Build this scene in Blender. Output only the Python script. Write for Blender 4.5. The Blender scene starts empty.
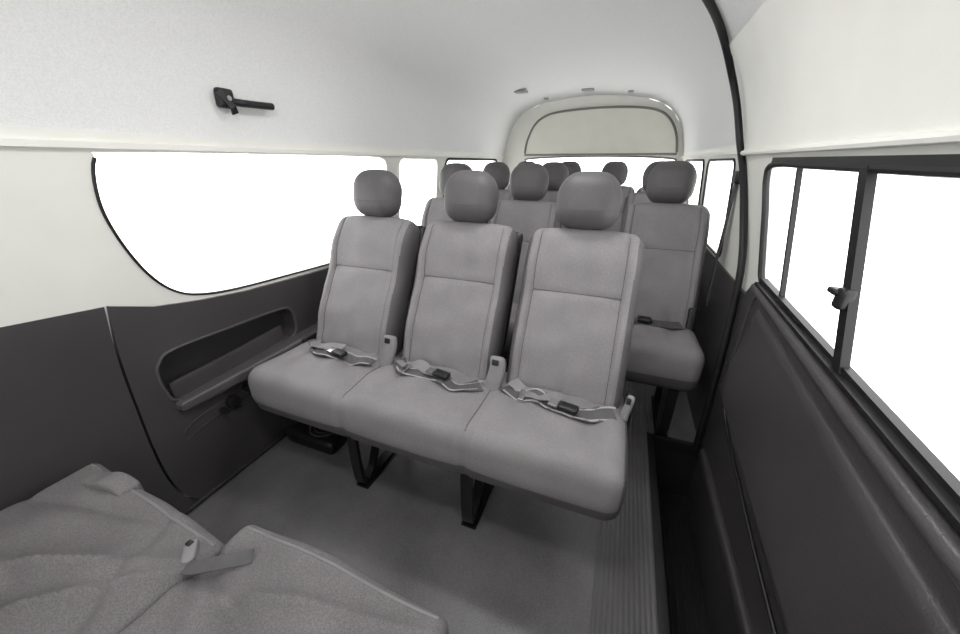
import bpy, bmesh, math, random
from math import sin, cos, pi, radians as R
from mathutils import Vector as V, Matrix as M
from mathutils.geometry import tessellate_polygon
from mathutils.bvhtree import BVHTree
random.seed(4)
sc = bpy.context.scene
C = sc.collection
try:
    sc.view_settings.view_transform = 'Standard'
    sc.view_settings.look = 'None'
except Exception: pass

# ---------------------------------------------------------------- materials
def mat(name, col, rough=.6, var=.08, nscale=30, bump=0., bscale=200, metal=0., weave=0., spec=.4, wscale=340):
    m = bpy.data.materials.new(name); m.use_nodes = True
    nt = m.node_tree; n = nt.nodes; L = nt.links
    b = n['Principled BSDF']
    b.inputs['Roughness'].default_value = rough; b.inputs['Metallic'].default_value = metal
    b.inputs['Specular IOR Level'].default_value = spec
    tc = n.new('ShaderNodeTexCoord')
    nz = n.new('ShaderNodeTexNoise'); nz.inputs['Scale'].default_value = nscale; nz.inputs['Detail'].default_value = 4
    L.new(tc.outputs['Object'], nz.inputs['Vector'])
    cr = n.new('ShaderNodeValToRGB')
    cr.color_ramp.elements[0].position = .3; cr.color_ramp.elements[1].position = .7
    cr.color_ramp.elements[0].color = (*[c*(1-var) for c in col], 1)
    cr.color_ramp.elements[1].color = (*[min(1, c*(1+var)) for c in col], 1)
    L.new(nz.outputs['Fac'], cr.inputs['Fac'])
    out = cr.outputs['Color']
    if weave:
        vz = n.new('ShaderNodeTexVoronoi'); vz.inputs['Scale'].default_value = wscale
        L.new(tc.outputs['Object'], vz.inputs['Vector'])
        mp = n.new('ShaderNodeMapRange'); mp.inputs['From Max'].default_value = .7
        mp.inputs['To Min'].default_value = 1-weave; mp.inputs['To Max'].default_value = 1+weave
        L.new(vz.outputs['Distance'], mp.inputs['Value'])
        mx = n.new('ShaderNodeMix'); mx.data_type = 'RGBA'; mx.blend_type = 'MULTIPLY'; mx.inputs['Factor'].default_value = 1
        L.new(out, mx.inputs['A']); L.new(mp.outputs['Result'], mx.inputs['B'])
        out = mx.outputs['Result']
    L.new(out, b.inputs['Base Color'])
    if bump:
        n2 = n.new('ShaderNodeTexNoise'); n2.inputs['Scale'].default_value = bscale; n2.inputs['Detail'].default_value = 3
        L.new(tc.outputs['Object'], n2.inputs['Vector'])
        bp = n.new('ShaderNodeBump'); bp.inputs['Strength'].default_value = bump; bp.inputs['Distance'].default_value = .002
        L.new(n2.outputs['Fac'], bp.inputs['Height']); L.new(bp.outputs['Normal'], b.inputs['Normal'])
    return m
MT = dict(
 fabric=mat('seat_fabric', (.178,.169,.174), .7, .08, 9, .2, 520, weave=.22, spec=.35, wscale=460),
 bolster_shade=mat('bolster_shade_fabric', (.085,.080,.083), .6, .06, 9, .15, 420, weave=.16, spec=.35),  # bolsters, and shade painted on the cushion fronts
 fold=mat('worn_seat_fabric', (.125,.118,.121), .75, .14, 6, .2, 420, weave=.26, spec=.3),
 head=mat('headrest_vinyl', (.085,.080,.083), .55, .05, 14, .15, 320, weave=.12, spec=.35),
 piping=mat('seam_piping', (.065,.062,.065), .7, .05, 20),
 shell=mat('back_shell_plastic', (.012,.012,.013), .45, .1, 20),
 black=mat('black_plastic', (.01,.01,.011), .4, .1, 20),
 steel=mat('black_painted_steel', (.015,.015,.016), .35, .1, 20, metal=.2),
 chrome=mat('bright_metal', (.6,.6,.6), .25, .05, 20, metal=1.),
 strap=mat('belt_webbing', (.075,.072,.075), .6, .1, 60, .3, 600),
 cover=mat('buckle_cover', (.30,.295,.30), .7, .06, 30, .2, 300),
 stalk=mat('buckle_sleeve', (.19,.185,.19), .6, .06, 30, .2, 300),
 trim=mat('dark_side_trim', (.054,.050,.052), .34, .10, 4, .4, 260),
 ledge=mat('armrest_trim', (.075,.070,.073), .28, .06, 8, .3, 260),
 recess=mat('pocket_lining', (.030,.028,.029), .6, .08, 20, .2, 260),
 liner=mat('headliner_cloth', (.80,.80,.795), .9, .02, 110, .25, 300, spec=.1, weave=.05, wscale=240),
 cream=mat('cream_trim', (.82,.815,.77), .5, .02, 8, .1, 200),
 gate=mat('tailgate_cream', (.70,.69,.62), .5, .03, 8, .1, 200),
 gseal=mat('tailgate_seam_grey', (.20,.195,.18), .6, .03, 8),
 rubber=mat('black_rubber', (.009,.009,.01), .5, .1, 30),
 floor=mat('floor_vinyl', (.135,.130,.133), .30, .26, 4, .4, 220, weave=.14, wscale=200),
 well=mat('step_well_black', (.008,.008,.008), .7, .1, 15),
 lens=mat('lamp_lens', (.5,.5,.48), .3, .05, 50),
)
def ribmat():
    m = mat('ribbed_aisle_mat', (.14,.136,.139), .45, .1, 8)
    nt = m.node_tree; n = nt.nodes; L = nt.links
    tc = n.new('ShaderNodeTexCoord'); w = n.new('ShaderNodeTexWave'); w.bands_direction = 'X'; w.inputs['Scale'].default_value = 22
    L.new(tc.outputs['Object'], w.inputs['Vector'])
    bp = n.new('ShaderNodeBump'); bp.inputs['Strength'].default_value = .9; bp.inputs['Distance'].default_value = .004
    L.new(w.outputs['Fac'], bp.inputs['Height']); L.new(bp.outputs['Normal'], n['Principled BSDF'].inputs['Normal'])
    return m
MT['rib'] = ribmat()
def glassmat():
    m = bpy.data.materials.new('window_glass'); m.use_nodes = True
    nt = m.node_tree; n = nt.nodes; L = nt.links
    n.remove(n['Principled BSDF'])
    t = n.new('ShaderNodeBsdfTransparent'); t.inputs['Color'].default_value = (.97,.98,.97,1)
    g = n.new('ShaderNodeBsdfGlossy'); g.inputs['Roughness'].default_value = .02
    mx = n.new('ShaderNodeMixShader'); mx.inputs['Fac'].default_value = .04
    L.new(t.outputs[0], mx.inputs[1]); L.new(g.outputs[0], mx.inputs[2]); L.new(mx.outputs[0], n['Material Output'].inputs[0])
    return m
MT['glass'] = glassmat()

# ---------------------------------------------------------------- mesh helpers
def rbox(bm, w, d, h, r, n=(10,10,10), deform=None, mtx=None):
    nx, ny, nz = n; half = (w/2, d/2, h/2); cache = {}
    def par(i, k):
        s = 2*i/k-1
        return .45*s+.55*sin(pi/2*s)
    def vert(i, j, k):
        key = (i, j, k)
        if key in cache: return cache[key]
        q = V((par(i,nx)*half[0], par(j,ny)*half[1], par(k,nz)*half[2]))
        inn = V([max(-(half[a]-r), min(half[a]-r, q[a])) for a in range(3)])
        dd = q-inn
        p = inn+dd.normalized()*r if dd.length > 1e-9 else q
        if deform: p = deform(p)
        if mtx: p = mtx @ p
        cache[key] = bm.verts.new(p); return cache[key]
    fs = []
    for i in range(nx):
        for j in range(ny):
            fs.append(bm.faces.new((vert(i,j,0), vert(i,j+1,0), vert(i+1,j+1,0), vert(i+1,j,0))))
            fs.append(bm.faces.new((vert(i,j,nz), vert(i+1,j,nz), vert(i+1,j+1,nz), vert(i,j+1,nz))))
        for k in range(nz):
            fs.append(bm.faces.new((vert(i,0,k), vert(i+1,0,k), vert(i+1,0,k+1), vert(i,0,k+1))))
            fs.append(bm.faces.new((vert(i,ny,k), vert(i,ny,k+1), vert(i+1,ny,k+1), vert(i+1,ny,k))))
    for j in range(ny):
        for k in range(nz):
            fs.append(bm.faces.new((vert(0,j,k), vert(0,j,k+1), vert(0,j+1,k+1), vert(0,j+1,k))))
            fs.append(bm.faces.new((vert(nx,j,k), vert(nx,j+1,k), vert(nx,j+1,k+1), vert(nx,j,k+1))))
    return bm
def box(bm, x0, x1, y0, y1, z0, z1, bev=.004):
    r = min(bev, (x1-x0)/2.1, (y1-y0)/2.1, (z1-z0)/2.1)
    return rbox(bm, x1-x0, y1-y0, z1-z0, r, (4,4,4), None, M.Translation(((x0+x1)/2,(y0+y1)/2,(z0+z1)/2)))
def smooth_path(pts, k=6, closed=False):
    pts = [V(p) for p in pts]; n = len(pts); out = []
    rng = n if closed else n-1
    for i in range(rng):
        g = lambda j: pts[j % n] if closed else pts[max(0, min(n-1, j))]
        a, b, c, d = g(i-1), g(i), g(i+1), g(i+2)
        for s in range(k):
            t = s/k
            out.append(.5*((2*b)+(c-a)*t+(2*a-5*b+4*c-d)*t*t+(3*b-a-3*c+d)*t**3))
    if not closed: out.append(pts[-1])
    return out
def sweep(bm, pts, section, closed=False, up=None):
    pts = [V(p) for p in pts]; n = len(pts); rings = []
    prev = None
    for i, p in enumerate(pts):
        a = pts[(i-1) % n] if (closed or i) else p
        b = pts[(i+1) % n] if (closed or i < n-1) else p
        t = (b-a).normalized()
        if up is not None: side = V(up[i]) if isinstance(up, list) else V(up)
        elif prev is None: side = V((0,0,1)) if abs(t.z) < .9 else V((1,0,0))
        else: side = prev
        side = (side-t*side.dot(t))
        side = side.normalized() if side.length > 1e-6 else V((1,0,0))
        prev = side; o = t.cross(side)
        rings.append([bm.verts.new(p+side*s[0]+o*s[1]) for s in section])
    m = len(section)
    for i in range(n if closed else n-1):
        A, B = rings[i], rings[(i+1) % n]
        for j in range(m):
            bm.faces.new((A[j], A[(j+1)%m], B[(j+1)%m], B[j]))
    if not closed:
        bm.faces.new(rings[0][::-1]); bm.faces.new(rings[-1])
    return bm
def tube(bm, pts, r, seg=8, closed=False):
    return sweep(bm, pts, [(r*cos(2*pi*k/seg), r*sin(2*pi*k/seg)) for k in range(seg)], closed)
def bar(bm, pts, wv, w, t, closed=False):
    return sweep(bm, pts, [(-w/2,-t/2),(w/2,-t/2),(w/2,t/2),(-w/2,t/2)], closed, up=wv)
def plate(bm, loops, P, th):
    flat = [p for l in loops for p in l]
    tris = tessellate_polygon([[V((a,b,0)) for a, b in l] for l in loops])
    F = [bm.verts.new(P(a,b,0)) for a, b in flat]; Bk = [bm.verts.new(P(a,b,th)) for a, b in flat]
    for t in tris:
        try:
            bm.faces.new([F[i] for i in t]); bm.faces.new([Bk[i] for i in reversed(t)])
        except ValueError: pass
    o = 0
    for l in loops:
        k = len(l)
        for i in range(k):
            a, b = o+i, o+(i+1) % k
            bm.faces.new((F[a], F[b], Bk[b], Bk[a]))
        o += k
    return bm
def disc(bm, c, axis, r, th, seg=24):
    axis = V(axis).normalized(); c = V(c)
    s = axis.orthogonal().normalized(); o = axis.cross(s)
    prof = [(0,-th/2),(r*.93,-th/2),(r,-th*.3),(r,th*.3),(r*.93,th/2),(0,th/2)]
    rings = [[bm.verts.new(c+axis*z+(s*cos(2*pi*k/seg)+o*sin(2*pi*k/seg))*max(q,1e-4)) for k in range(seg)] for q, z in prof]
    for A, B in zip(rings, rings[1:]):
        for k in range(seg): bm.faces.new((A[k], A[(k+1)%seg], B[(k+1)%seg], B[k]))
    return bm
def finish(bm, name, flat=False):
    bmesh.ops.recalc_face_normals(bm, faces=bm.faces)
    me = bpy.data.meshes.new(name); bm.to_mesh(me); bm.free()
    if not flat:
        me.shade_smooth()
        try: me.set_sharp_from_angle(angle=R(38))
        except Exception: pass
    return me
def link(name, me, m, parent=None):
    if m is not None and not me.materials: me.materials.append(MT[m])
    o = bpy.data.objects.new(name, me); C.objects.link(o)
    if parent: o.parent = parent
    return o
def ob(name, bm, m, parent=None, flat=False): return link(name, finish(bm, name, flat), m, parent)
def NB(): return bmesh.new()
def tag(o, label, cat, group=None):
    o['label'] = label; o['category'] = cat
    if group: o['group'] = group
    return o
def struct(o, label=None):
    o['kind'] = 'structure'
    if label: o['label'] = label
    return o
def empty(name, loc):
    o = bpy.data.objects.new(name, None); C.objects.link(o); o.location = loc; o.empty_display_size = .1; return o

# ---------------------------------------------------------------- the van shell
XL, XR, XC = -1.285, .47, -.41
YR, YF = 3.9, -1.0
bm = NB(); box(bm, -1.34, .27, YF, YR, -.04, 0, .003); box(bm, .27, .52, 1.45, YR, -.04, 0, .003)
fl = struct(ob('floor', bm, 'floor'), 'grey vinyl van floor')
bm = NB(); box(bm, .085, .262, YF, 3.0, 0, .004, .001); ob('aisle_mat', bm, 'rib', fl)
bm = NB(); box(bm, .255, .285, YF, 1.46, -.045, .008, .004); ob('floor_nosing', bm, 'rubber', fl)
bm = NB(); box(bm, .28, .5, 1.44, 1.465, -.045, .008, .004); ob('floor_nosing', bm, 'rubber', fl)
bm = NB()
box(bm, .27, .56, YF, 1.47, -.32, -.30, .002); box(bm, .255, .27, YF, 1.47, -.32, -.04, .002); box(bm, .27, .56, 1.45, 1.47, -.32, -.04, .002)
st = struct(ob('floor_step_well', bm, 'well'), 'black step well inside the sliding door')
for i in range(7):
    bm = NB(); box(bm, .31+i*.026, .318+i*.026, -.2, 1.3, -.30, -.294, .002)
    ob('tread_rib', bm, 'rubber', st)
bm = NB(); box(bm, -1.34, .56, YF-.04, YF, -.32, .92, .004)  # out-of-view front panel, added to cut low light on the seats
struct(ob('wall_front_blocker', bm, 'trim'), 'unseen dark bulkhead added to block low light from the front')

def PL(y, h, d): return V((-1.31+(h-.6)*.1-d, y, h))
def PRt(y, h, d): return V((.49-(h-.6)*.1+d, y, h))
def rrect(y0, y1, z0, z1, r, k=6):
    out = []
    for cx, cy, a0 in ((y1-r,z1-r,0),(y0+r,z1-r,90),(y0+r,z0+r,180),(y1-r,z0+r,270)):
        for i in range(k+1):
            a = R(a0+90*i/k); out.append((cx+r*cos(a), cy+r*sin(a)))
    return out
def loop2(pts, k=5): return [(p.x, p.y) for p in smooth_path([(a,b,0) for a, b in pts], k, True)]
w1 = loop2([(.60,1.173),(.545,1.16),(.523,1.06),(.535,.957),(.572,.848),(.625,.775),(.70,.738),(.825,.718),(1.05,.705),(1.30,.694),(1.6,.69),(1.74,.70),(1.785,.76),(1.79,.95),(1.785,1.11),(1.75,1.165),(1.6,1.175),(1.1,1.176)])
w2 = rrect(1.90, 2.38, .70, 1.17, .05); w3 = rrect(2.50, 3.66, .70, 1.17, .06)
wd = loop2([(.44,1.135),(.42,1.10),(.42,.76),(.45,.715),(.7,.726),(1.0,.752),(1.30,.775),(1.39,.79),(1.43,.86),(1.49,1.0),(1.54,1.10),(1.50,1.142),(1.2,1.142),(.8,1.138)])
w5 = rrect(1.98, 2.62, .72, 1.16, .05); w6 = rrect(2.74, 3.62, .72, 1.16, .06)
outer = [(YF,.63),(YR,.63),(YR,1.22),(YF,1.22)]
bm = NB(); plate(bm, [outer, w1, w2, w3], PL, .03)
wl = struct(ob('wall_left', bm, 'cream', flat=True), 'cream window surround on the left side')
bm = NB(); plate(bm, [[(1.66,.60),(YR,.60),(YR,1.22),(1.66,1.22)], w5, w6], PRt, .03)
wr = struct(ob('wall_right', bm, 'cream', flat=True), 'cream window surround behind the sliding door')
top = [(YF,.86),(0,.83),(.3,.80),(.45,.78),(.56,.745),(.68,.722),(.85,.70),(1.24,.678),(1.6,.675),(YR,.675)]
pocket = loop2([(.51,.570),(.56,.597),(.75,.592),(.96,.582),(1.01,.56),(1.02,.50),(1.01,.455),(.96,.437),(.75,.424),(.57,.414),(.515,.43),(.50,.47),(.497,.53)])
seam = [(p.x,p.y) for p in smooth_path([(.455,.785,0),(.432,.62,0),(.42,.45,0),(.412,.28,0),(.418,.14,0),(.45,.04,0),(.50,0,0)],5)]
bm = NB(); plate(bm, [[(a+.003,b) for a,b in seam]+[(YR,0)]+[p for p in reversed(top) if p[0] >= .5], pocket], lambda y,h,d: V((XL-d,y,h)), .075)
ob('lower_trim', bm, 'trim', wl, flat=True)
bm = NB(); plate(bm, [[(YF,0)]+[(a-.003,b) for a,b in reversed(seam)]+[p for p in reversed(top) if p[0] < .45]], lambda y,h,d: V((XL-.003-d,y,h)), .03)
ob('front_trim', bm, 'trim', wl, flat=True)
bm = NB(); box(bm, -1.40, -1.365, YF, YR, -.04, .66, .003); ob('outer_panel', bm, 'recess', wl)
bm = NB(); rbox(bm, .024, .13, .46, .0115, (6,12,16), lambda p: V((p.x+.046*p.z/.46+.0*p.y, p.y+.03*sin(p.z*4), p.z)), M.Translation((-1.283,.42,.995))); ob('pillar_cover', bm, 'cream', wl)
bm = NB(); tube(bm, [V((XL+.001,y,h)) for y, h in pocket], .005, 8, True); ob('pocket_bezel', bm, 'ledge', wl)
bm = NB(); rbox(bm, .012, .44, .07, .005, (4,16,6), lambda p: V((p.x+.004*cos(p.y*7), p.y, p.z+.05*p.y)), M.Translation((-1.305,.74,.460)))
ob('map_pocket', bm, 'trim', wl)
bm = NB()
def arm(p):
    t = (p.y+.33)/.66
    p.x *= .45+.9*t
    p.z *= .7+.6*t
    p.z += .010*t
    return p
rbox(bm, .11, .66, .050, .014, (8,26,8), arm, M.Translation((-1.280,.84,.405))); ob('armrest_ledge', bm, 'ledge', wl)
for P_, r_ in (([(XL,.50,.30),(XL,.56,.325),(XL,.75,.335),(XL,.95,.345)], .004), ([(XL,.50,.27),(XL,.6,.29),(XL,.75,.30)], .0035), ([(XL,YF,.012),(XL,YR,.012)], .008)):
    bm = NB(); tube(bm, smooth_path(P_), r_); ob('trim_bead', bm, 'recess', wl)
for c, r_ in (((-1.270,.67,.32), .022), ((-1.270,.735,.335), .016), ((-1.265,.63,.305), .012)):
    bm = NB(); disc(bm, c, (1,0,0), r_, .03); ob('latch_knob', bm, 'black', wl)
bm = NB(); box(bm, XR, XR+.04, 1.47, YR, -.04, .70, .004); ob('lower_trim', bm, 'trim', wr)
bm = NB(); rbox(bm, .12, .75, .30, .05, (8,14,10), None, M.Translation((.45,2.85,.13))); ob('wheel_arch', bm, 'trim', wr)
# sliding door
bm = NB(); plate(bm, [[(YF,.60),(1.66,.60),(1.66,1.22),(YF,1.22)], wd], PRt, .03)
d1 = struct(ob('door_1', bm, 'cream', flat=True), 'sliding side door on the right')
toprd = [(YF,.665),(.3,.69),(.7,.71),(1.0,.735),(1.30,.758),(1.40,.765),(1.46,.75),(1.50,.71)]
bm = NB(); plate(bm, [[(YF,-.30),(1.5,-.30)]+toprd[::-1]], lambda y,h,d: V((XR+.02*max(0,(.3-h))+d,y,h)), .03)
ob('door_trim', bm, 'trim', d1, flat=True)
bm = NB(); tube(bm, smooth_path([(XR-.008,-.9,.662),(XR-.008,.3,.685),(XR-.008,.7,.705),(XR-.008,1.0,.730),(XR-.008,1.30,.753),(XR-.006,1.40,.758)]), .018, 12); ob('window_sill', bm, 'ledge', d1)
bm = NB(); tube(bm, smooth_path([(XR,.3,.12),(XR,.75,.17),(XR,1.05,.22),(XR,1.28,.27),(XR,1.38,.34),(XR,1.42,.44)]), .005)
ob('trim_piping', bm, 'black', d1)
bm = NB()
def embo(p):
    p.z += .05*p.y/.5; p.x += .014*(p.z/.14)-.008*cos(p.y*2.6); return p
rbox(bm, .050, 1.0, .34, .024, (6,24,14), embo, M.Translation((XR-.001,.86,.49))); ob('raised_trim_pad', bm, 'trim', d1)
bm = NB(); tube(bm, [V((XR-.001,y,h+.1*(y-.86))) for y, h in rrect(.33,1.41,.285,.70,.08)], .005, 8, True); ob('pad_outline', bm, 'ledge', d1)
bm = NB(); rbox(bm, .028, 1.1, .05, .012, (5,16,6), None, M.Translation((XR-.002,.85,.02))); ob('kick_strip', bm, 'trim', d1)
HP = [(.845,1.18),(.835,1.25),(.81,1.35),(.77,1.45),(.70,1.55),(.60,1.62),(.45,1.67),(.2,1.70),(0,1.71)]
def sheet(bm, prof, y0, y1, ny, th=(0,0)):
    ring = []
    for i in range(ny+1):
        y = y0+(y1-y0)*i/ny
        ring.append([bm.verts.new((x, y, z)) for x, z in prof])
    for A, B in zip(ring, ring[1:]):
        for j in range(len(prof)-1): bm.faces.new((A[j], A[j+1], B[j+1], B[j]))
def roundpr(p, k=4): return [(q.x,q.y) for q in smooth_path([(a,b,0) for a,b in p], k)]
bm = NB(); sheet(bm, roundpr([(XC+w-.014,h-.004) for w, h in HP[:5]]), YF, 1.84, 4)
ob('door_header', bm, 'cream', d1)
bm = NB(); tube(bm, [V((.43-.012,y,1.183)) for y in (YF,1.84)], .010); ob('header_edge', bm, 'cream', d1)
full = [(XC-w,h) for w, h in HP]+[(XC+w,h) for w, h in HP[-2::-1]]
bm = NB(); sheet(bm, roundpr(full), YF, YR, 10)
ce = struct(ob('ceiling', bm, 'liner'), 'pale cloth headliner of the high roof')
bm = NB(); bar(bm, [(-1.247,YF,1.188),(-1.247,YR,1.188)], (0,0,1), .014, .02); ob('liner_edge', bm, 'cream', ce)
bm = NB(); bar(bm, [(.427,1.9,1.188),(.427,YR,1.188)], (0,0,1), .014, .02); ob('liner_edge', bm, 'cream', ce)
bm = NB(); tube(bm, smooth_path([(-.25,.8,1.69),(-.1,1.15,1.685),(.05,1.42,1.665),(.17,1.64,1.62),(.25,1.80,1.565),(.315,1.88,1.47),(.365,1.895,1.36),(.405,1.87,1.22),(.425,1.80,1.12),(.438,1.68,.97),(.450,1.57,.80),(.456,1.53,.62),(.456,1.48,.35),(.456,1.455,.13),(.456,1.45,0)]), .013, 10)
struct(ob('trim_1', bm, 'rubber'), 'black rubber seal around the sliding door opening')

def window(name, loops2, P, fr, label, fm='rubber', part=None):
    bm = NB()
    if part: tube(bm, [P(a,b,-.002) for a, b in part], fr, 8, False)
    else: tube(bm, [P(a,b,-.002) for a, b in loops2], fr, 8, True)
    f = struct(ob(name, bm, fm), label)
    bm = NB(); vs = [P(a,b,.02) for a, b in loops2]
    tr = tessellate_polygon([[V((a,b,0)) for a, b in loops2]])
    vv = [bm.verts.new(v) for v in vs]
    for t in tr:
        try: bm.faces.new([vv[i] for i in t])
        except ValueError: pass
    ob('window_pane', bm, 'glass', f, flat=True)
    return f
low = [p for i, p in enumerate(w1) if 5 <= i <= 56]
window('window_1', w1, PL, .004, 'large left side window beside the front bench', part=low)
window('window_2', w2, PL, .004, 'second left side window', fm='cream')
window('window_3', w3, PL, .009, 'rearmost left side window')
wf = window('window_4', wd, PRt, .010, 'sliding door window with dark frame')
bm = NB(); bar(bm, [PRt(.43,1.148,-.002), PRt(1.50,1.152,-.002)], (0,0,1), .022, .014); ob('top_rail', bm, 'rubber', wf)
bm = NB(); bar(bm, [PRt(.846,.735,-.004), PRt(.962,1.14,-.004)], (0,1,0), .028, .016); ob('centre_post', bm, 'rubber', wf)
bm = NB(); bar(bm, [PRt(1.225,.765,.005), PRt(1.31,1.14,.005)], (0,1,0), .011, .012); ob('sliding_glass_edge', bm, 'rubber', wf)
for dz in (0,-.014):
    bm = NB(); bar(bm, [PRt(.42,.738+dz,dz), PRt(.9,.765+dz,dz), PRt(1.38,.792+dz,dz)], (0,0,1), .010, .018); ob('glass_channel', bm, 'rubber', wf)
bm = NB(); rbox(bm, .026,.030,.045,.008,(6,6,6),None,M.Translation((.447,.892,.895))); la = ob('window_latch', bm, 'black', wf)
bm = NB(); rbox(bm, .02,.034,.014,.006,(6,6,6),None,M.Translation((.437,.908,.905))); ob('latch_lever', bm, 'black', la)
window('window_5', w5, PRt, .006, 'right side window behind the sliding door'); window('window_6', w6, PRt, .008, 'rearmost right side window')

PB = lambda a, b, d: V((a, YR-.02+d, b))
rw = loop2([(-.96,1.18),(-1.0,1.12),(-1.02,.85),(-.98,.78),(-.4,.77),(.30,.78),(.36,.85),(.37,1.12),(.32,1.18),(-.3,1.20)])
rear_outer = [(-1.34,-.04),(.52,-.04),(.5,.7),(.45,1.18)]+[(XC+w,h) for w, h in HP]+[(XC-w,h) for w, h in HP[-2::-1]]+[(-1.3,.7)]
bm = NB(); plate(bm, [rear_outer, rw], PB, .03)
wb = struct(ob('wall_back', bm, 'cream', flat=True), 'rear wall of the cabin around the tailgate')
bm = NB(); plate(bm, [[(-1.28,0),(.46,0),(.46,.72),(-1.28,.72)]], lambda a,b,d: V((a,YR-.05+d,b)), .03); ob('lower_trim', bm, 'trim', wb, flat=True)
arch = [(-1.02,1.215),(-1.0,1.34),(-.94,1.47),(-.85,1.545),(-.7,1.585),(-.35,1.605),(-.02,1.595),(.17,1.56),(.28,1.48),(.345,1.36),(.375,1.215)]
ap = [(p.x,p.y) for p in smooth_path([(a,b,0) for a,b in arch], 5)]
bm = NB(); plate(bm, [ap], lambda a,b,d: V((a,YR-.05+d,b)), .03)
d2 = struct(ob('door_2', bm, 'gate', flat=True), 'cream tailgate panel arched above the rear window')
bm = NB(); tube(bm, [V((a,YR-.05,b)) for a, b in ap], .010, 8, True); ob('gate_seal', bm, 'gseal', d2)
window('window_7', rw, PB, .008, 'rear tailgate window', fm='gseal')

# ---------------------------------------------------------------- roof fittings
bm = NB()
GH = empty('grab_handle', (-1.222, .975, 1.327)); tag(GH, 'black grab handle bolted high on the pale left headliner', 'handle')
rbox(bm, .03, .05, .055, .008, (6,6,6), None, M.Translation((.008,-.075,.005)))
mp_ = ob('mount_plate', bm, 'black', GH)
bm = NB(); disc(bm, (.025,-.075,.005), (1,0,0), .008, .012); ob('bolt', bm, 'chrome', mp_)
bm = NB(); tube(bm, smooth_path([(.015,-.06,-.002),(.028,-.03,-.004),(.028,.04,-.002),(.026,.08,.0)]), .011, 10); ob('grip_bar', bm, 'black', GH)
bm = NB(); bar(bm, [(.02,-.1,.02),(.03,-.07,-.02),(.02,-.06,-.035)], (0,1,0), .02, .006); ob('hook', bm, 'black', GH)
for i, (x, y, z, lab) in enumerate([(-.88,3.12,1.655,'small pale roof lamp on the left side of the ceiling'),(-.42,3.55,1.705,'small pale roof lamp in the middle of the ceiling before the tailgate'),(-.42,.35,1.70,'added wide housing for an out-of-view fill light before the front bench'),(-.30,1.15,1.70,'added wide housing for an out-of-view fill light above the three-seat bench')]):  # the two wide ones are added housings for fill lights
    L_ = empty('roof_lamp_or_fill', (x, y, z)); tag(L_, lab, 'lamp')
    sx = 4 if i >= 2 else 1; sy = 4 if i == 2 else (2 if i == 3 else 1)
    bm = NB(); rbox(bm, .10*sx,.07*sy,.02,.008,(6,6,4)); ob('lamp_body', bm, 'cover', L_)
    bm = NB(); rbox(bm, .08*sx,.05*sy,.012,.005,(6,6,4),None,M.Translation((0,0,-.008))); ob('lamp_lens', bm, 'lens', L_)
for x, lab in ((-.78,'tiny dark ceiling clip left of the middle roof lamp'),(-.08,'tiny dark ceiling clip right of the middle roof lamp')):
    bm = NB(); disc(bm, (0,0,0), (0,0,1), .022, .012); o = ob('ceiling_clip', bm, 'cover'); o.location = (x,3.6,1.665 if x < -.5 else 1.68); tag(o, lab, 'clip')

# ---------------------------------------------------------------- seats
A = R(26)
MB_ = M.Translation((0,.085,.43)) @ M.Rotation(-A,4,'X') @ M.Translation((0,.055,.262))
def gs(x, w): return math.exp(-(x/w)**2)
def back_def(p):
    x, y, z = p
    if y < 0:
        f = min(1, -y/.055)
        bol = max(0, min(1, (abs(x)-.12)/.04)); bol = bol*bol*(3-2*bol)
        y -= f*.018*bol*(1 if z < .2 else max(0,1-(z-.2)/.1))
        y -= f*.020*gs(z+.10,.13)
        y -= f*.012*gs(z-.2,.07)
        y += f*.007*gs(abs(x)-.143,.007)
        if abs(x) < .145: y += f*.007*gs(z-.092,.010)
        y += f*.0028*sin(z*30+x*25)*sin(x*40-z*18)
    k = max(0,(z-.12)/.18)
    x *= 1-.02*k*k
    z -= .014*(abs(x)/.19)**3*(1 if z > 0 else 0)
    return V((x,y,z))
def head_def(p):
    x, y, z = p
    t = (.09-z)/.18
    x *= 1-.12*max(0,t-.4)**1.2-.08*max(0,.35-t)
    if y < 0: y -= .012*(1-(x/.1)**2)*(1-(z/.1)**2)
    if z > 0: z += .005-.016*(abs(x)/.1)**2.2
    return V((x,y,z))
CACHE = {}
def project(bvh, pts, axis):
    out = []
    for p in pts:
        p = V(p)
        o = V((p.x,-1,p.z)) if axis == 'y' else V((p.x,p.y,2))
        d = V((0,1,0)) if axis == 'y' else V((0,0,-1))
        h = bvh.ray_cast(o, d)
        if h[0] is not None: out.append(h[0])
    return out
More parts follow.
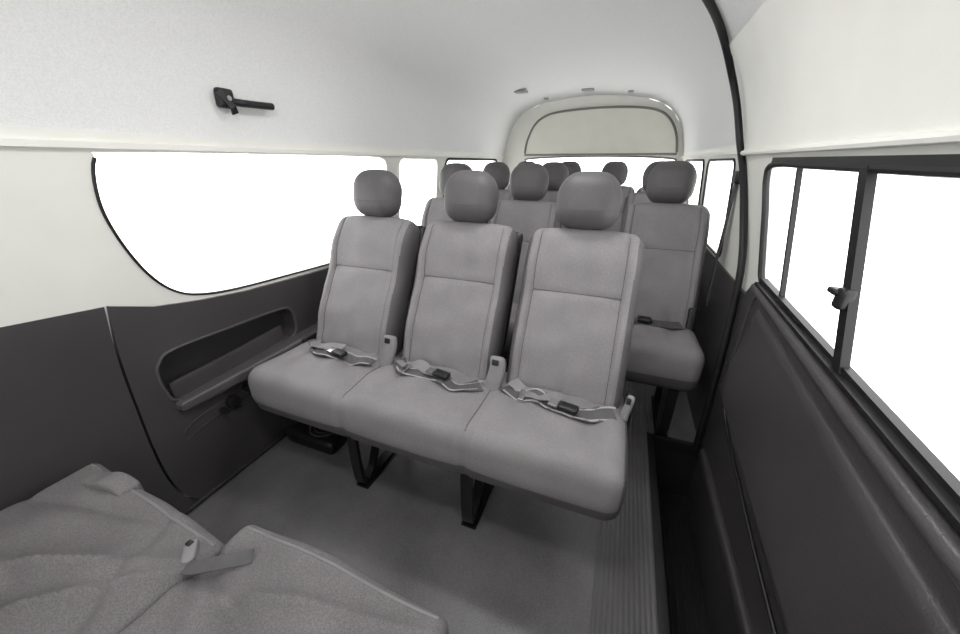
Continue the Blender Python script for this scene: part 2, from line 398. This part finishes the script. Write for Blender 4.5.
def mesh_back():
    bm = NB(); rbox(bm, .388, .105, .645, .042, (64,10,64), back_def)
    for f in bm.faces:
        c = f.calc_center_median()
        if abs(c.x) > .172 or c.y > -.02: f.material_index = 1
    bvh = BVHTree.FromBMesh(bm)
    s = NB()
    tube(s, project(bvh, smooth_path([(-.143,0,.092),(-.08,0,.092),(0,0,.092),(.08,0,.092),(.143,0,.092)], 8), 'y'), .0012, 6)
    for sg in (-1,1):
        tube(s, project(bvh, smooth_path([(sg*.144,0,-.30),(sg*.1435,0,-.1),(sg*.1435,0,.09),(sg*.144,0,.2),(sg*.144,0,.295)],8), 'y'), .0012, 6)
    bm.transform(MB_); s.transform(MB_)
    me = finish(bm,'backrest'); me.materials.append(MT['fabric']); me.materials.append(MT['bolster_shade'])
    CACHE['back'] = me; CACHE['backseam'] = finish(s,'piping')
    b = NB(); rbox(b, .385,.03,.63,.014,(10,6,20),None,MB_ @ M.Translation((0,.058,0))); CACHE['shell'] = finish(b,'back_shell')
    MH = M.Translation((0,.388,1.026)) @ M.Rotation(R(-12),4,'X')
    h = NB(); rbox(h, .212,.124,.183,.061,(28,18,30),head_def)
    bh = BVHTree.FromBMesh(h); hs = NB()
    tube(hs, project(bh, smooth_path([(-.085,0,-.030),(-.04,0,-.034),(0,0,-.035),(.04,0,-.034),(.085,0,-.030)],6),'y'), .0009, 6)
    h.transform(MH); hs.transform(MH)
    CACHE['head'] = finish(h,'headrest'); CACHE['headseam'] = finish(hs,'piping')
    for sg in (-1,1):
        p = NB(); tube(p, [(sg*.045,.36,.88),(sg*.045,.388,.98)], .006)
        CACHE['post%d' % sg] = finish(p,'headrest_post')
mesh_back()
def mesh_leg():
    bm = NB()
    bar(bm, smooth_path([(0,-.165,.255),(0,-.168,.12),(0,-.160,.035),(0,-.13,.012),(0,-.05,.010),(0,.12,.010)],5), (1,0,0), .038, .014)
    bar(bm, smooth_path([(0,-.13,.02),(0,-.09,.05),(0,-.05,.13),(0,.02,.255)],5), (1,0,0), .030, .012)
    bar(bm, [(0,.12,.01),(0,.14,.255)], (1,0,0), .035, .014)
    box(bm, -.028,.028,-.165,.15,0,.008,.003)
    disc(bm, (0,-.12,.016), (0,0,1), .012, .012, 8)
    CACHE['leg'] = finish(bm,'leg')
mesh_leg()
def make_cushion(W, n, zx=0.):
    pitch = W/n
    def cd(p):
        x, y, z = p
        f = max(0, min(1, (z+.02)/.06))
        ph = ((x+W/2)/pitch) % 1.0
        dist = min(ph, 1-ph)*pitch
        inner = abs(x) < W/2-pitch*.5
        g = gs(dist, .010) if inner else 0
        dome = (1-(2*abs(ph-.5))**3)
        z += f*(.014*dome-.007*g)
        z -= f*.014*gs(dist-.11,.03)*gs(y-.02,.14)
        z -= f*.028*max(0,(y+.05)/.25)
        if y < -.1: y += .007*g; y -= .008*dome*gs(z-.0,.06)
        if z < 0 and y < 0: y += .020*(-z/.09)
        z += f*.004*sin(x*37)*sin(y*29)
        return V((x,y,z))
    bm = NB(); rbox(bm, W,.44,.20,.050,(int(W/.011),26,14),cd)
    for f in bm.faces:
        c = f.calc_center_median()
        if (c.y < -.165 and c.z < -.012) or abs(c.x) > W/2-.012: f.material_index = 1  # darker fabric on the lower front face paints in its shade
    bvh = BVHTree.FromBMesh(bm); seams = []
    T = M.Translation((0,.005,.351))
    for i in range(1,n):
        x = -W/2+i*pitch; s = NB()
        tube(s, project(bvh,[(x,-.19+.375*k/20,0) for k in range(21)],'z'), .0016, 6)
        s.transform(T); seams.append(finish(s,'piping'))
    bm.transform(T)
    me = finish(bm,'cushion'); me.materials.append(MT['fabric']); me.materials.append(MT['bolster_shade'])
    return me, seams, bvh
def make_belt(root, bvh, x, seed):
    def lay(x0, x1, yb, ph, lift, n=17, bend=.05):
        pts = []; ups = []
        for k in range(n):
            u = x0+(x1-x0)*k/(n-1)
            yy = yb+.014*sin(k*.6+ph)+bend*(abs(k-n//2)/(n//2))**3+.02*(1-2*k/(n-1))
            h = bvh.ray_cast(V((x+u, yy-.005, 2)), V((0,0,-1)))
            z = (h[0].z if h[0] is not None else .08)+.351+lift+.008*max(0,sin(k*.8+ph*2))
            pts.append(V((x+u,yy,z))); ups.append(V((0,1,.08+.25*sin(k*.6+ph))))
        return pts, smooth_path(pts,3), smooth_path(ups,3)
    pts, P, U = lay(-.175,.175,-.006,seed,.007)
    bm = NB(); bar(bm, P, U, .052, .003); bs = ob('belt_strap', bm, 'strap', root)
    for e in (-1,1):
        bm = NB(); bar(bm, [p+u.normalized()*.023*e+V((0,0,.0014)) for p,u in zip(P,U)], U, .006, .003); ob('strap_edge', bm, 'cover', bs)
    _, P2, U2 = lay(-.16,.02,.028,seed+2,.016,11,.02)
    bm = NB(); bar(bm, P2, U2, .042, .003); ob('belt_strap', bm, 'stalk', root)
    c = pts[9]
    Mx = M.Translation(c+V((.02,-.006,.014))) @ M.Rotation(R(-10),4,'Z')
    bm = NB(); rbox(bm, .060,.034,.018,.006,(8,6,5),None,Mx); bk = ob('buckle', bm, 'black', root)
    bm = NB(); rbox(bm, .03,.030,.006,.002,(4,4,3),None,Mx @ M.Translation((-.044,0,0))); ob('tongue', bm, 'chrome', bk)
    c = pts[3]
    bm = NB(); rbox(bm, .022,.056,.008,.003,(5,5,3),None,M.Translation(c+V((0,0,.007)))); ob('strap_slider', bm, 'chrome', root)
def make_seat(name, n, pitch, xc, dy, label, cat, group=None, belts=False, legs=None, cs=1.0, extra=0., shift=0., zs=1.0):
    W = n*pitch+extra
    root = empty(name, (xc, .9+dy, 0)); tag(root, label, cat, group); root.scale.z = zs
    cm, seams, bvh = make_cushion(W, n)
    cu = link('cushion', cm, 'fabric', root)
    for s in seams: link('piping', s, 'piping', cu)
    bm = NB(); box(bm, -W/2+.05, W/2-.05, -.13, .19, .24, .285, .01); ob('seat_frame', bm, 'steel', root)
    for i in range(n):
        x = -n*pitch/2+(i+.5)*pitch+shift
        b = link('backrest', CACHE['back'], 'fabric', root); b.location.x = x; b.scale.x = cs
        link('piping', CACHE['backseam'], 'piping', b)
        s = link('back_shell', CACHE['shell'], 'shell', root); s.location.x = x; s.scale.x = cs
        h = link('headrest', CACHE['head'], 'head', root); h.location.x = x-shift*.5+(.006 if belts and i == 0 else 0)
        link('piping', CACHE['headseam'], 'piping', h)
        for sg in (-1,1): link('headrest_post', CACHE['post%d' % sg], 'steel', h)
        if belts: make_belt(root, bvh, x, i*2+1)
    for x in (legs or (-W/2+.12, W/2-.12)):
        l = link('leg', CACHE['leg'], 'steel', root); l.location.x = x
    if belts:
        for i in range(1, n+1):
            last = i == n
            x = -n*pitch/2+i*pitch-(.006 if last else 0)+shift
            bm = NB()
            def tw(p): p.x += .006*sin(p.z*40); p.x *= 1-.9*p.z; return p
            TT = M.Translation((x,.055 if not last else .075,.478 if not last else .455)) @ M.Rotation(R(-18),4,'X')
            rbox(bm, .056 if not last else .026,.028,.15 if not last else .09,.012,(6,6,12),tw,TT); bs = ob('buckle_stalk', bm, 'stalk', root)
            bm = NB(); rbox(bm, .024 if not last else .014,.008,.020,.002,(4,3,3),None,TT @ M.Translation((0,-.012,.055 if not last else .028))); ob('release_button', bm, 'black', bs)
        for s_ in (-1,1):
            bm = NB(); rbox(bm, .018,.12,.10,.008,(4,8,8),None,M.Translation((s_*(W/2-.004),.13,.40))); ob('hinge_cover', bm, 'shell', root)
    return root
make_seat('bench_seat', 3, .43, -.548, 0, 'three-seat grey fabric bench nearest the camera with lap belts lying on its cushion', 'bench seat', belts=True, legs=(-.23,.215), extra=.035, shift=.012)
make_seat('bench_seat', 2, .43, -.71, .70, 'two-seat grey bench directly behind the three-seat bench, under the second left window', 'bench seat', zs=1.02)
make_seat('bench_seat', 2, .43, -.71, 1.40, 'two-seat grey bench in the third row, between the other two-seat bench and the rearmost bench', 'bench seat', zs=1.025)
make_seat('bench_seat', 4, .38, -.30, 2.10, 'full-width rearmost grey bench in front of the tailgate window', 'bench seat', cs=.96, zs=1.03)
s1 = make_seat('single_seat', 1, .40, .197, .72, 'single grey seat by the black door seal, fully visible across the aisle', 'seat', legs=(-.12,.12), zs=1.03)
s2 = make_seat('single_seat', 1, .40, .197, 1.42, 'single grey seat mostly hidden behind the nearer single seat', 'seat', legs=(-.12,.12), zs=1.03)
bm = NB(); P = smooth_path([(-.15,.05,.457),(-.08,.02,.463),(0,.01,.467),(.06,.02,.463),(.13,.05,.457)],5); bar(bm, P, (0,1,.2), .05, .003); ob('belt_strap', bm, 'strap', s1)
bm = NB(); rbox(bm, .06,.04,.02,.007,(6,6,5),None,M.Translation((-.03,.005,.48))); ob('buckle', bm, 'black', s1)
bm = NB(); rbox(bm, .035,.025,.12,.008,(6,6,8),None,M.Translation((.165,.07,.475)) @ M.Rotation(R(-16),4,'X')); ob('buckle_stalk', bm, 'black', s1)
PBt = empty('seat_belt', (.447, 1.90, 1.08)); tag(PBt, 'black shoulder belt hanging from the right pillar beside the single seat', 'seat belt')
bm = NB(); bar(bm, smooth_path([(-.012,0,0),(-.008,-.01,-.2),(-.008,-.02,-.40),(-.008,-.05,-.56)],5), (0,1,0), .045, .003); ob('webbing', bm, 'strap', PBt)
bm = NB(); rbox(bm, .024,.07,.05,.008,(5,6,6),None,M.Translation((-.012,0,.01))); ob('pillar_anchor', bm, 'black', PBt)

# floor heater under the bench
HT = empty('floor_heater', (-1.12,.86,0)); tag(HT, 'low black heater outlet on the floor under the left end of the front bench', 'heater')
bm = NB(); rbox(bm, .26,.20,.07,.02,(8,8,5),None,M.Translation((0,.05,.035))); hb = ob('heater_body', bm, 'black', HT)
for r_ in (.03,.05,.07):
    bm = NB(); tube(bm, [V((.03+r_*cos(a*pi/12), .04+r_*sin(a*pi/12), .073)) for a in range(24)], .004, 6, True)
    ob('grille_ring', bm, 'trim', hb)

# reclined front seat in the foreground
FS = empty('reclined_seat', (-.72,0,0)); tag(FS, 'grey creased fabric seat backs reclined flat in the lower left foreground', 'seat')
def crease(x, y, cs_):
    s = 0
    for (a, cx, cy, wd_, am) in cs_:
        d = (x-cx)*sin(R(a))+(y-cy)*cos(R(a)); l = (x-cx)*cos(R(a))-(y-cy)*sin(R(a))
        s += am*math.exp(-abs(d/wd_)**1.5)*math.exp(-(l/.22)**2)
    return s
def fold(w, ph, cs_):
    def d(p):
        x, y, z = p
        if z > 0:
            z += crease(x, y, cs_)+.006*sin(x*19+ph)*cos(y*16+ph)
            z += .006*(1-(2*x/w)**2)-.010*max(0,(y-.16)/.14)
        y += .004*sin(x*11+ph)
        return V((x,y,z))
    return d
cl = [(-26,.02,.12,.022,.034),(-38,.14,.12,.016,.020),(28,.10,.02,.024,-.020),(62,.18,.12,.018,-.016),(-14,-.08,.22,.014,-.014),(-8,-.1,.0,.026,.022)]
cr = [(22,-.12,.16,.020,-.020),(-30,.02,.12,.022,.028),(-14,.02,.21,.014,.014),(58,-.18,.1,.018,-.018),(-50,.12,.05,.024,.020),(12,-.05,.02,.02,.016)]
for (x0,x1,y1,ph,zt,rot,cs_) in ((-1.23,-.676,.268,.4,.380,-3,cl),(-.674,-.17,.308,2.1,.386,0,cr)):
    w = x1-x0
    bm = NB(); rbox(bm, w, .60, .11, .024, (90,90,12), fold(w,ph,cs_))
    bvh = BVHTree.FromBMesh(bm)
    T = M.Translation(((x0+x1)/2+.72, y1-.30, zt)) @ M.Rotation(R(rot),4,'Z'); bm.transform(T)
    b = ob('backrest', bm, 'fold', FS)
    s = NB(); tube(s, project(bvh, [(-w/2+.02+(w-.04)*k/40,.282,0) for k in range(41)],'z'), .0028, 6); s.transform(T); ob('piping', s, 'stalk', b)
bm = NB(); rbox(bm, .98,.50,.05,.015,(10,10,5),None,M.Translation((.01,-.06,.312))); ob('seat_frame', bm, 'steel', FS)
for x in (-.36,.36):
    bm = NB(); bar(bm, [(x,.12,.30),(x,.12,.012),(x,-.2,.012),(x,-.2,.30)], (1,0,0), .04, .02); ob('leg', bm, 'steel', FS)
bm = NB(); rbox(bm, .14,.045,.045,.010,(16,10,8),lambda p: V((p.x,p.y+.006*sin(p.x*30),p.z+.008*sin(p.x*50+1))),M.Translation((-.345,.245,.425))); ob('hinge_pad', bm, 'fold', FS)
bm = NB(); rbox(bm, .024,.05,.018,.006,(6,8,6),None,M.Translation((.02,.205,.438)) @ M.Rotation(R(50),4,'Z')); bk = ob('buckle', bm, 'stalk', FS)
bm = NB(); rbox(bm, .014,.012,.008,.003,(4,4,4),None,M.Translation((.006,.215,.446))); ob('release_button', bm, 'black', bk)
P = smooth_path([(.03,.195,.438),(.055,.185,.445),(.085,.20,.448),(.12,.225,.447),(.145,.245,.443)],5)
bm = NB(); bar(bm, P, (.3,1,.2), .024, .003); ob('belt_strap', bm, 'strap', FS)

# ---------------------------------------------------------------- light
w = bpy.data.worlds.new('World'); sc.world = w; w.use_nodes = True
bg = w.node_tree.nodes['Background']; bg.inputs['Color'].default_value = (1,.997,.992,1); bg.inputs['Strength'].default_value = 3.9
for (loc, sx, sy, e, rx) in (((-.42,.35,1.678),.34,.22,8,18),((-.30,1.15,1.684),.34,.10,6,-4)):  # added fill lights above the view, to brighten the seats
    la_ = bpy.data.lights.new('fill_light', 'AREA'); la_.shape = 'RECTANGLE'; la_.size = sx; la_.size_y = sy; la_.energy = e
    lo = bpy.data.objects.new('fill_light', la_); C.objects.link(lo); lo.location = loc; lo.rotation_euler = (R(rx),0,0)

# ---------------------------------------------------------------- camera
cam = bpy.data.cameras.new('Camera'); co = bpy.data.objects.new('Camera', cam); C.objects.link(co)
cam.sensor_width = 36; cam.lens = 350*36/960; cam.clip_start = .01
f = V((-.334,.851,-.405)).normalized(); u = V((-.148,.377,.914)); r = f.cross(u).normalized(); u = r.cross(f)
mw = M((( r.x,u.x,-f.x,0),(r.y,u.y,-f.y,0),(r.z,u.z,-f.z,1.15),(0,0,0,1)))
co.matrix_world = mw
sc.camera = co
